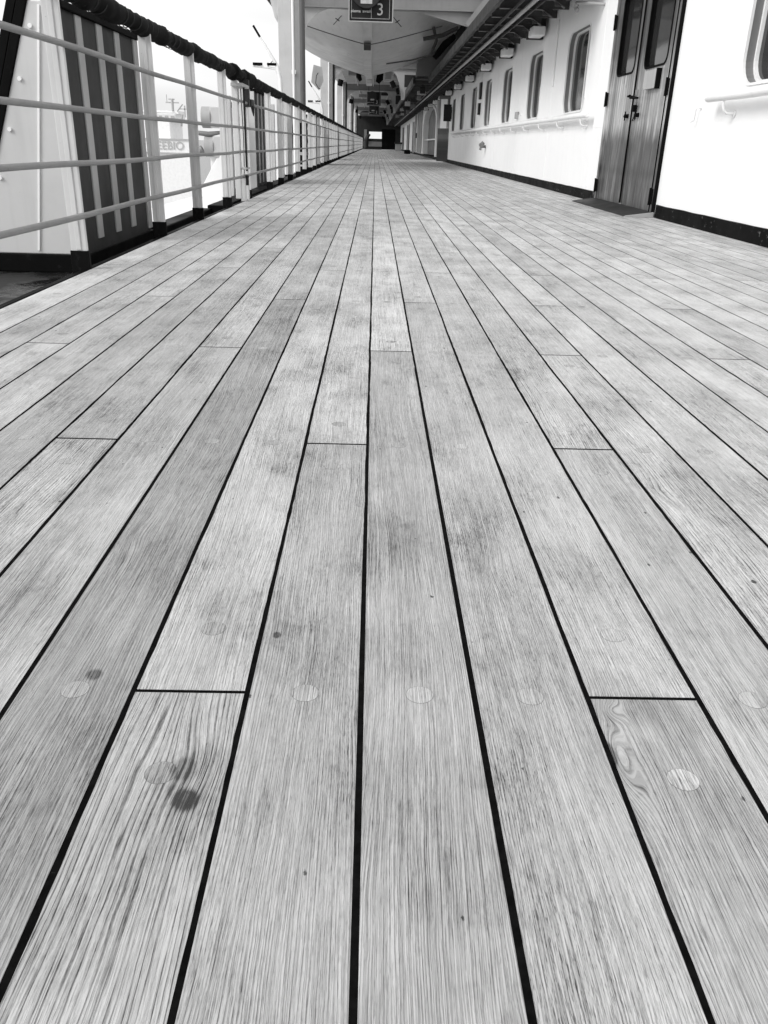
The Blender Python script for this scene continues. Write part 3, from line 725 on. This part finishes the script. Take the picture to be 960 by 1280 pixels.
# ------------------------------------------------------------------ slatted housings standing outside the rail
def housing(y0, label):
    r = empty('slatted_housing', (-1.75, y0, -.17), label, 'housing', 'slatted housings outside the railing')
    y1 = y0 + 1.60
    XR = -1.752; XT = -1.905; XB = -2.40; Z0 = -.065; Z1 = 1.262
    t = MB(); t.prism([(XB,Z0),(XR,Z0),(XR,Z1),(XT,Z1)], 'y', y0, y1); o = t.build('shell', M['shell'], r, bevel=.006)
    # folded seam on the end face
    t = MB(); t.bar((-2.03,y0-.003,Z0+.02),(-1.845,y0-.003,Z1-.02),.012,.012); 
    for q in range(5):
        z = .1+q*.26; x = XB + (z-Z0)/(Z1-Z0)*(XT-XB) + .045
        t.tube([(x,y0-.012,z),(x,y0+.01,z)], .012, 8)
    t.build('seam', M['white'], r)
    # black base
    t = MB(); t.box(XB-.01, XR+.012, y0-.012, y1+.03, -.172, Z0); t.build('base', M['black'], r, bevel=.006)
    # rubber strip on the sloping edge
    d = Vector((XT-XB,0,Z1-Z0)).normalized(); nrm = Vector((-d.z,0,d.x))
    t = MB()
    for s in (0, .055):
        pa = Vector((XB,y0+.02+s*0,Z0)) + nrm*(.02+s); pb = Vector((XT,y0+.02,Z1+.02)) + nrm*(.02+s)
        t.bar(pa, pb, .05, .06 if s == 0 else .045, up=(0,1,0))
    t.bar(Vector((XB,y0+.85,Z0))+nrm*.03, Vector((XT,y0+.85,Z1))+nrm*.03, 1.66, .03, up=nrm)
    t.build('rubber_edge', M['rubber'], r, bevel=.004)
    # slatted side
    t = MB(); t.box(XR-.003, XR+.004, y0+.012, y1-.01, Z0+.0, Z1-.02); t.build('side_panel', M['slat_bed'], r)
    W = (y1-y0)
    for a_, w_ in ((.162,.066),(.408,.070),(.648,.068)):
        t = MB(); t.box(XR+.002, XR+.014, y0+W*a_, y0+W*(a_+w_), Z0+.07, Z1-.03); t.build('slat', M['slat_light'], r, bevel=.003)
    t = MB(); t.box(XR+.002, XR+.016, y1-.11, y1, Z0+.02, Z1-.03); t.build('edge_strip', M['slat_light'], r, bevel=.003)
    t = MB(); t.box(XR-.06, XR+.03, y0+.0, y1+.01, Z1-.028, Z1+.01); t.build('top_cap', M['rubber'], r, bevel=.004)
    return r
hl = ['nearest slatted housing, big white wedge with dark slatted side at the left edge',
      'second slatted housing, white end and dark slats, behind the gate in the railing',
      'third slatted housing, dark slats just past the padded grey pole',
      'fourth slatted housing, dark slats seen thin through the distant railing',
      'fifth slatted housing, a narrow dark strip far down the railing',
      'sixth slatted housing, a tiny dark strip near the end of the railing']
h0 = None
for i, y in enumerate((5.20, 13.15, 25.2, 33.6, 45.5, 57)):
    if i == 0: h0 = housing(y, hl[0])
    else:
        c = copy_tree(h0); c.location.y = y; c['label'] = hl[i]

# winch drums on the ship's side
wi = empty('winch', (-2.3, 12.6, -.2), 'white winch with two stacked drums beyond the railing', 'winch')
for z, x0, x1 in ((.88,-2.48,-2.06),(.50,-2.46,-2.04)):
    t = MB(); t.tube([(x0,13,z),(x0+.13,13,z)], .14, 20); t.build('drum', M['lgrey'], wi, bevel=.006)
    t = MB(); t.box(x0+.13, x1, 12.88, 13.2, z-.135, z+.135); t.build('gear_case', M['column'], wi, bevel=.01)
    t = MB(); t.box(x1-.05, x1-.02, 12.86, 12.90, z-.14, z+.14); t.build('flange', M['grey'], wi)
t = MB(); t.tube([(-2.62,13,.68),(-2.4,12.95,.66),(-2.2,12.95,.69)], [.03,.035,.02], 8); t.tube([(-2.6,13,.40),(-2.5,13,.46)], .06, 10); t.build('brake', M['grey'], wi)
t = MB(); t.box(-2.40,-2.10,13.0,13.2,-.2,.38); t.prism([(-2.62,-.2),(-2.2,-.2),(-2.16,.40),(-2.26,.40)], 'y', 12.9, 12.96); t.build('stand', M['white'], wi, bevel=.006)

# black coamings under the far side fittings and white flat bars of the davit tracks
tracks = []
for i, y in enumerate((11.9, 15.6, 17.0, 20.2)):
    r = empty('davit_track', (-1.95, y, -.17), 'white flat davit track bar standing beyond the railing, %s from the viewer' % ordn[i], 'davit track', 'davit tracks beyond the railing')
    t = MB(); t.box(-2.03, -1.90, y, y+.09, -.16, 1.22 if i else 1.12); t.build('bar', M['column'], r, bevel=.006)
    t = MB(); t.prism([(-2.30,-.16),(-2.03,-.16),(-2.03,.5)], 'y', y+.02, y+.06); t.build('knee', M['white'], r)
    t = MB(); t.box(-2.05,-1.88,y-.01,y+.1,-.172,-.10); t.build('foot', M['black'], r)
# hanging cords
t = MB(); t.tube([(-1.53,16.6,1.18),(-1.53,16.5,1.0),(-1.52,16.55,.7),(-1.525,16.5,.45)], .012, 6); tag(t.build('hanging_cord', M['rope']), 'short dark cord hanging from the handrail before the grey pole', 'cord')

# padded grey pole at the rail
pp = empty('awning_pole', (-1.50, 18.8, 0), 'tall grey steel pole with dark padding at its foot beside the railing', 'pole')
t = MB(); t.tube([(-1.50,18.8,-.17),(-1.50,18.8,5.6)], .055, 16); t.build('pole', M['dgrey2'], pp)
t = MB(); zz = [-.05+.05*q for q in range(21)]
t.tube([(-1.50+.004*sin(q*2),18.8,z) for q, z in enumerate(zz)], [.088+.010*mnoise.noise(Vector((z*9,0,3))) for z in zz], 14); pd = t.build('padding', M['rubber'], pp)
for z in (.12,.34,.36): 
    t = MB(); t.tube([(-1.50,18.8,z),(-1.50,18.8,z+.035)], .098, 16); t.build('strap', M['lgrey'], pp)
t = MB(); t.tube([(-1.44,18.74,.9),(-1.42,18.70,.5),(-1.43,18.72,.1)], .01, 6); t.build('cord', M['rope'], pp)

# swinging boom with black tip, outside the rail
def boom(x, y, s, label):
    r = empty('signal_boom', (x, y, 0), label, 'boom', 'white booms beyond the railing')
    P = lambda a, b_: (x+a*s, y, b_)
    t = MB(); t.tube([P(0,-.2),P(0,1.5),P(-.01,1.75),P(-.06,1.98),P(-.16,2.14),P(-.30,2.36),P(-.40,2.50)], [.04,.04,.038,.036,.033,.026,.020], 10); t.build('arm', M['white'], r)
    t = MB(); t.tube([P(-.40,2.50),P(-.53,2.70)], .022, 8); t.build('tip', M['rubber'], r)
    t = MB(); t.tube([P(-.56,1.985),P(-.30,1.965),P(-.1,1.94),P(-.03,1.8)], .022, 8); t.tube([P(-.28,1.97),P(-.14,2.12)], .02, 8); t.build('branch', M['white'], r)
    for a_ in (-.56,-.27):
        t = MB(); t.box(x+a_*s, x+(a_+.19)*s, y-.04, y+.04, 2.0, 2.045); t.build('pad', M['rubber'], r)
boom(-1.97, 19.0, 1, 'near white boom with black tip curving up beyond the railing')
boom(-2.05, 35.0, 1, 'far small white boom with dark tip between the davit columns')

# ------------------------------------------------------------------ davit frames
def dframe(Y, full, label):
    r = empty('davit_gantry', (-1.8, Y, -.17), label, 'davit gantry', 'davit gantries over the deck')
    t = MB(); t.box(-2.30, -1.98, Y-.15, Y+.15, -.17, 5.5); t.box(-1.99,-1.94,Y-.02,Y+.02,-.17,5.5); t.build('outer_column', M['column'], r, bevel=.01)
    t = MB(); t.box(-1.93, -1.80, Y-.1, Y+.15, -.17, 5.5); t.build('inner_column', M['lgrey'], r, bevel=.01)
    t = MB(); t.box(-1.795, -1.72, Y-.05, Y+.1, -.17, 5.4); t.build('track', M['dgrey'], r)
    t = MB(); t.tube([(-1.955,Y-.2,-.1),(-1.955,Y-.2,5.2)], .03, 8); t.box(-2.0,-1.9,Y-.2,Y-.13,2.05,2.13); t.build('conduit', M['white'], r)
    t = MB(); t.box(-1.72, WX if not full else 1.6, Y-.02, Y+.02, 3.45, 3.80); t.box(-1.72, WX if not full else 1.6, Y-.12, Y+.12, 3.43, 3.449); t.box(-1.72, WX if not full else 1.6, Y-.12, Y+.12, 3.80, 3.82)
    t.build('beam', M['beam'], r)
    arc = [(-1.72,2.75)] + [(-1.72+.75*(1-cos(q*pi/12)), 2.75+.68*sin(q*pi/12)) for q in range(1,6)] + [(-.97,3.43),(-1.72,3.43)]
    t = MB(); t.prism(arc, 'y', Y-.015, Y+.015); t.build('gusset', M['lgrey'], r)
    if full:
        vb = [(1.6,3.43),(.35,3.43),(.62,3.36),(.82,3.18),(.93,2.9),(.99,2.6),(1.05,2.28),(1.17,2.28),(1.24,2.60),(1.60,2.95)]
        t = MB(); t.prism(vb, 'y', Y-.02, Y+.02); t.build('hanger_bracket', M['lgrey'], r)
        t = MB(); t.tube([(.62,Y-.25,2.95),(.75,Y-.25,2.72)], .10, 10); t.tube([(.86,Y-.2,2.7),(.90,Y-.2,2.48)], .06, 8); t.tube([(-1.45,Y-.25,2.95),(-1.5,Y-.25,2.72)], .11, 10); t.build('buffer', M['rubber'], r)
        t = MB(); t.box(1.15,1.6,Y-.2,Y-.1,2.75,3.2); t.build('junction_box', M['dgrey'], r)
    else:
        t = MB(); t.prism([(.8,3.428),(2.75,3.428),(2.75,3.02),(2.55,3.03)], 'y', Y-.03, Y-.01); t.build('wing_plate', M['beam'], r)
        t = MB(); t.bar((2.10,Y-.2,3.12),(2.76,Y-.2,3.94),.20,.03,up=(0,1,0)); t.build('strut', M['beam'], r)
        t = MB(); t.box(-.9, WX-.01, Y+1.0, Y+1.12, 3.55, 3.8); t.build('second_beam', M['grey'], r)
    return r
ff = None
dn = ['first davit frame, the wide beam across the deck just behind the numbered sign','second davit frame, standing just past the lifeboat stern','third davit frame, with a small sign hanging before it','fourth davit frame, small, with a tiny sign hanging before it','fifth davit frame, farthest and smallest under the dark end']
dframe(22, False, dn[0])
ff = dframe(38, True, dn[1])
for i, y in enumerate((54, 70, 86)):
    c = copy_tree(ff); c.location.y = y; c['label'] = dn[2+i]
# davit arm plate seen against the sky past the first boat
t = MB(); t.prism([(-2.42,3.30),(-2.10,3.22),(-2.05,2.75),(-2.22,2.42),(-2.52,2.70),(-2.48,3.0)], 'y', 35.6, 35.66); o = t.build('davit_plate', M['lgrey']); tag(o, 'angular pale davit arm plate against the sky beside the second frame', 'davit plate')
t = MB(); t.tube([(-2.24,35.5,3.02),(-2.31,35.5,2.92),(-2.34,35.5,2.66),(-2.24,35.5,2.50),(-2.16,35.5,2.47)], .016, 6); t.build('link', M['dgrey'], o)

# ------------------------------------------------------------------ lifeboats
def lifeboat(Y0, label):
    XC = -.25
    r = empty('lifeboat', (XC, Y0, 2.6), label, 'lifeboat')
    LN = 9.4; NS = 34; NP = 13
    secs = []
    for q in range(NS+1):
        t = (q/NS)**1.25
        y = Y0 + t*LN
        b_ = 2.62*(max(0.0, 1-(1-min(t/.42,1))**2.2))**.62 + .04
        if t > .7: b_ *= 1 - .30*((t-.7)/.3)**2
        kz = 2.62 + 1.35*max(0, 1-t/.24)**1.9 + (.30*((t-.8)/.2)**2 if t > .8 else 0)
        yb = lambda z: 0
        pts = []
        for j in range(NP+1):
            s = sin(j/NP*pi/2); x = b_*s
            z = kz + .22*x + .62*(1-math.sqrt(max(0,1-s*s)))
            pts.append((x, y, min(z, 4.3)))
        top = pts[-1][2]
        for j in range(1,4): pts.append((b_*(1+.02*j), y - .10*j*(1 if t < .3 else 0), top + (4.35-top)*j/3))
        secs.append(pts)
    m_ = MB(); n = len(secs[0])
    for sg in (-1, 1):
        v = [(XC+sg*p[0], p[1], p[2]) for s_ in secs for p in s_]
        f = [(i*n+j, i*n+j+1, (i+1)*n+j+1, (i+1)*n+j) for i in range(NS) for j in range(n-1)]
        m_.add(v, f, True)
    m_.add([(XC-p[0],p[1],p[2]) for p in reversed(secs[-1])] + [(XC+p[0],p[1],p[2]) for p in secs[-1][1:]], [tuple(range(2*n-1))])
    m_.build('hull', M['boat'], r)
    # keel and stem bar
    t = MB(); prev = None; vs = []; fs = []
    for q, s_ in enumerate(secs):
        p = s_[0]; w = .11
        vs += [(XC-w,p[1],p[2]+.03),(XC-w,p[1]-.02,p[2]-.07),(XC+w,p[1]-.02,p[2]-.07),(XC+w,p[1],p[2]+.03)]
        if q:
            k = 4*(q-1)
            for c in range(3): fs.append((k+c,k+c+1,k+5+c,k+4+c))
    t.add(vs, fs); t.build('keel', M['boat'], r)
    # rubbing strake and canopy
    t = MB()
    for sg in (-1,1): t.tube([(XC+sg*(s_[-1][0]+.02), s_[-1][1], 4.25) for s_ in secs], .06, 8)
    t.build('strake', M['dgrey'], r)
    t = MB(); v = []; f = []
    for q, s_ in enumerate(secs):
        for j in range(9):
            a = pi*j/8; v.append((XC - s_[-1][0]*cos(a)*.99, s_[-1][1], 4.33 + 1.15*sin(a)*min(1, s_[-1][0]/1.6)))
    for i in range(NS):
        for j in range(8): f.append((i*9+j, i*9+j+1, (i+1)*9+j+1, (i+1)*9+j))
    t.add(v, f, True); t.build('canopy', M['boat'], r)
    # rudder, propeller guard, chocks
    t = MB(); t.box(XC-.10,XC+.10,Y0+LN-1.2,Y0+LN+.25,2.46,2.75); t.build('skeg', M['boat'], r, bevel=.02)
    for dx, w_, z0, z1 in ((-.36,.09,2.56,3.10),(.36,.12,2.52,2.98)):
        t = MB(); t.tube([(XC+dx*.8,Y0+LN-.6,z0),(XC+dx,Y0+LN-.6,z0+.12),(XC+dx*1.08,Y0+LN-.62,z1)], [w_*.6,w_,w_*.8], 12); t.build('stern_fender', M['rubber'], r)
    t = MB(); t.box(XC+.55,XC+.75,Y0+LN-.7,Y0+LN-.5,2.62,2.95); t.build('gear_box', M['lgrey'], r, bevel=.01)
    t = MB(); t.box(XC-.09,XC+.09,Y0+.95,Y0+1.05,2.78,2.95); t.build('chock', M['dgrey'], r)
    # swagged grab line round the bow
    t = MB(); cur = []
    for q in range(25):
        a = -1 + 2*q/24; x = .36*0 + a*1.85 + .0
        zc = 2.86 + .46*abs(a)**1.15
        cur.append((XC+.02+x, Y0+.55 + 0.0*a, zc))
    t.tube(cur, .012, 6); t.build('grab_line', M['rope'], r)
    for sg in (-1,1):
        t = MB(); cx_ = XC+sg*.74; zc = 3.36
        t.bar((cx_-.10*sg*-1,Y0+.35,zc-.11),(cx_-.10*sg,Y0+.35,zc+.09),.016,.016); t.bar((cx_-.05,Y0+.33,zc-.03*sg),(cx_+.05,Y0+.33,zc+.03*sg),.02,.02); t.build('cleat', M['dgrey'], r)
    return r
bl = ['big white lifeboat hull hanging overhead, seen from below its bow behind the numbered sign','second lifeboat, its hull partly hidden behind the second davit frame','third lifeboat down the deck','fourth lifeboat, small and shaded, near the far end']
b0 = lifeboat(23.0, bl[0])
# gripe gear hanging by the right side of the first boat
gg = empty('boat_gripe', (1.9, 24.5, 3.0), 'black gripe straps and fender hanging beside the nearest lifeboat', 'gripe')
t = MB(); t.tube([(2.03,24.6,3.22),(1.78,24.6,3.02),(1.52,24.6,2.70)], [.07,.10,.07], 10); t.build('fender', M['rubber'], gg)
t = MB(); t.tube([(1.45,24.5,3.40),(1.55,24.5,3.1),(1.42,24.5,2.78)], .04, 8); t.tube([(1.2,24.5,3.12),(1.7,24.5,3.22),(2.1,24.5,3.40)], .05, 8); t.build('strap', M['rope'], gg)
t = MB(); t.tube([(1.5,24.4,2.78),(.9,24.4,2.62),(.25,24.4,2.52)], .02, 6); t.build('wire', M['rope'], gg)

# ------------------------------------------------------------------ hanging signs
def text_mesh(s, size, name, m, parent, loc, bold=0):
    cu = bpy.data.curves.new('t', 'FONT'); cu.body = s; cu.size = size; cu.extrude = .002; cu.align_x = 'CENTER'; cu.align_y = 'CENTER'; cu.offset = bold
    o = bpy.data.objects.new('t', cu); COL.objects.link(o)
    bpy.context.view_layer.update()
    me = bpy.data.meshes.new_from_object(o.evaluated_get(bpy.context.evaluated_depsgraph_get()))
    bpy.data.objects.remove(o); me.materials.clear(); me.materials.append(m)
    me.transform(Matrix.Rotation(radians(90), 4, 'X'))
    q = bpy.data.objects.new(name, me); COL.objects.link(q); q.parent = parent; q.location = loc
    return q
def sign(Y, label, num='3'):
    XL, XR, ZB, ZTP = -.49, .25, 2.545, 3.20
    r = empty('muster_sign', (-.12, Y, 2.545), label, 'sign', 'black signs hanging over the deck')
    t = MB(); t.prism([(XL,ZB),(XR,ZB),(XR,ZTP),(XL,ZTP)], 'y', Y, Y+.05); t.build('board', M['signface'], r)
    t = MB(); 
    for a in ((XL-.018,XR+.018,ZB-.016,ZB-.002),(XL-.018,XR+.018,ZTP+.002,ZTP+.016),(XL-.018,XL-.002,ZB-.002,ZTP+.002),(XR+.002,XR+.018,ZB-.002,ZTP+.002)): t.box(a[0],a[1],Y-.012,Y+.055,a[2],a[3])
    t.build('frame', M['lgrey'], r)
    t = MB(); w = .006
    for a in ((XL+.03,XR-.05,ZB+.035,ZB+.035+w),(XL+.03,XL+.03+w,ZB+.035,ZTP-.03),(XR-.05,XR-.05+w,ZB+.035,ZTP-.03),(-.115,-.115+w,ZB+.035,ZB+.30)): t.box(a[0],a[1],Y-.005,Y-.001,a[2],a[3])
    t.build('border', M['letter'], r)
    text_mesh(num, .26, 'numeral', M['letter'], r, (.04+.12, -.006, .17), .0)
    text_mesh('plasma  awash', .062, 'lettering', M['letter'], r, (-.29+.12, -.006, .145), .001)
    # round lifebuoy-like lamp disc in front of the upper half
    t = MB(); t.tube([(-.20,Y-.10,2.98),(-.20,Y-.01,2.98)], .255, 32); t.build('emblem_disc', M['dgrey'], r, bevel=.01)
    t = MB(); t.box(-.30,-.10,Y-.106,Y-.101,2.79,2.86); t.build('emblem_panel', M['letter'], r)
    for x in (-.4, .16):
        t = MB(); t.tube([(x,Y+.02,ZTP+.01),(x,Y+.02,4.2)], .012, 8); t.build('hanger', M['dgrey'], r)
    return r
s0 = sign(16.5, 'nearest black hanging sign with the numeral 3, top centre of the photo')
for i, (y, x) in enumerate(((49.5,-.1),(65.5,-.1))):
    c = copy_tree(s0); c.location.y = y; c.location.z -= .06
    c['label'] = ['second black hanging sign, small, below the third davit beam','third black hanging sign, tiny, below the fourth davit beam'][i]
# cross pipe the first sign hangs from
t = MB(); t.tube([(-2.1,16.52,4.22),(WX,16.52,4.22)], .05, 10); tag(t.build('cross_pipe', M['grey']), 'grey pipe across the deck that the numbered sign hangs from', 'pipe')

# ------------------------------------------------------------------ ship across the water
fs_ = empty('moored_ship', (-40, 150, -12), 'pale ship with lettering on its side moored across the water', 'ship')
t = MB(); t.prism([(-72,-12),(-31.2,-12),(-29.8,-1.7),(-29.7,.36),(-72,.36)], 'y', 150, 164); t.build('hull', M['far'], fs_)
t = MB(); t.box(-72,-29.9,149.8,149.98,.28,.48); t.box(-72,-29.9,149.8,149.98,-1.85,-1.65); t.box(-30.3,-30.1,149.85,149.99,-.6,.3); t.build('rubbing_line', M['fardark'], fs_)
t = MB(); t.box(-52,-34.6,152,162,.36,3.2); t.box(-50,-33.8,153,161,3.2,4.3); t.box(-40,-33.4,154,160,4.3,4.75); t.build('superstructure', M['far'], fs_)
t = MB(); 
for k in range(16): t.box(-49.5+k*1.0,-48.95+k*1.0,152.9,152.99,3.55,3.95)
t.box(-50.4,-33.5,152.6,152.7,4.34,4.44)
t.build('bridge_windows', M['fardark'], fs_)
t = MB(); t.tube([(-34.3,154,4.7),(-34.3,154,6.6)], .22, 8); t.box(-35.4,-33.2,153.9,154.1,5.9,6.1); t.box(-34.9,-33.9,153.9,154.1,6.4,6.6); t.tube([(-35.2,154,6.0),(-35.2,154,7.2)], .06, 6); t.tube([(-33.6,154,4.7),(-32.6,154,5.8)], .12, 6); t.box(-33.3,-31.9,154,154.2,5.0,5.15); t.box(-32.4,-32.2,154,154.2,3.8,5.6)
t.tube([(-33,154,2.4),(-32.8,154,4.2)], .16, 6); t.build('mast', M['fardark'], fs_)
text_mesh('F EEBIO', 1.75, 'hull_lettering', M['ink'], fs_, (-34.9+40, -.1, 11.35), .02)
# distant quay
t = MB()
r2 = random.Random(3); x = -420
while x < -60:
    w = r2.uniform(12, 34); h = r2.uniform(4, 15); t.box(x, x+w, 395+r2.uniform(0,6), 425, -12, -12+h); x += w*r2.uniform(1.0,1.6)
o = struct(t.build('far_shore', M['far']))

# ------------------------------------------------------------------ light
w = bpy.data.worlds.new('World'); S.world = w; w.use_nodes = True
nt = w.node_tree; bg = nt.nodes['Background']
sky = nt.nodes.new('ShaderNodeTexSky'); sky.sky_type = 'NISHITA'; sky.sun_disc = False
SUN_EL, SUN_AZ = radians(38), radians(238)      # azimuth clockwise from +Y: light from the left, a little behind
sky.sun_elevation = SUN_EL; sky.sun_rotation = SUN_AZ; sky.dust_density = 5; sky.air_density = 1.5; sky.ozone_density = 1
bw = nt.nodes.new('ShaderNodeRGBToBW'); nt.links.new(sky.outputs[0], bw.inputs[0])
tcw = nt.nodes.new('ShaderNodeTexCoord')
mp = nt.nodes.new('ShaderNodeMapping'); mp.inputs['Scale'].default_value = (1.2, 1.2, 5); nt.links.new(tcw.outputs['Generated'], mp.inputs[0])
cl = noise(nt, mp.outputs[0], 1.6, 4, .55)
# thin overcast: soft bright cloud layer over the clear-sky radiance
cloud = mapr(nt, cl, .35, .65, 6.9, 9.2)
mixv = mth(nt, 'ADD', mth(nt, 'MULTIPLY', bw.outputs[0], .30), mth(nt, 'MULTIPLY', cloud, .70))
cc = nt.nodes.new('ShaderNodeCombineColor'); [nt.links.new(mixv, cc.inputs[i]) for i in range(3)]
nt.links.new(cc.outputs[0], bg.inputs['Color']); bg.inputs['Strength'].default_value = .11
sd = bpy.data.lights.new('sun', 'SUN'); sd.energy = 1.5; sd.angle = radians(25); sd.color = (1, .995, .985)
so = bpy.data.objects.new('sun', sd); COL.objects.link(so)
d = Vector((sin(SUN_AZ)*cos(SUN_EL), cos(SUN_AZ)*cos(SUN_EL), sin(SUN_EL)))
so.rotation_euler = d.to_track_quat('Z', 'Y').to_euler(); so.location = (-20,-10,30)

# ------------------------------------------------------------------ camera
cam = bpy.data.cameras.new('camera'); co = bpy.data.objects.new('camera', cam); COL.objects.link(co); S.camera = co
cam.sensor_fit = 'VERTICAL'; cam.sensor_height = 36; cam.lens = 1020/1280*36; cam.clip_start = .02; cam.clip_end = 9000
R = [[0.999609749047002, -0.019790623812479598, -0.01971498971094498], [-0.009828556350062408, 0.41145910901852173, -0.9113752251876052], [0.026148596334476516, 0.9112133300247518, 0.41110402344776364]]
# rows are world axes in camera space, so this matrix maps camera to world
co.matrix_world = Matrix.Translation((0, 0, .6)) @ Matrix(R).to_4x4()
S.view_settings.view_transform = 'Standard'; S.view_settings.look = 'None'; S.view_settings.gamma = 1; S.view_settings.use_curve_mapping = False
S.view_settings.exposure = .5
S.cycles.max_bounces = 6
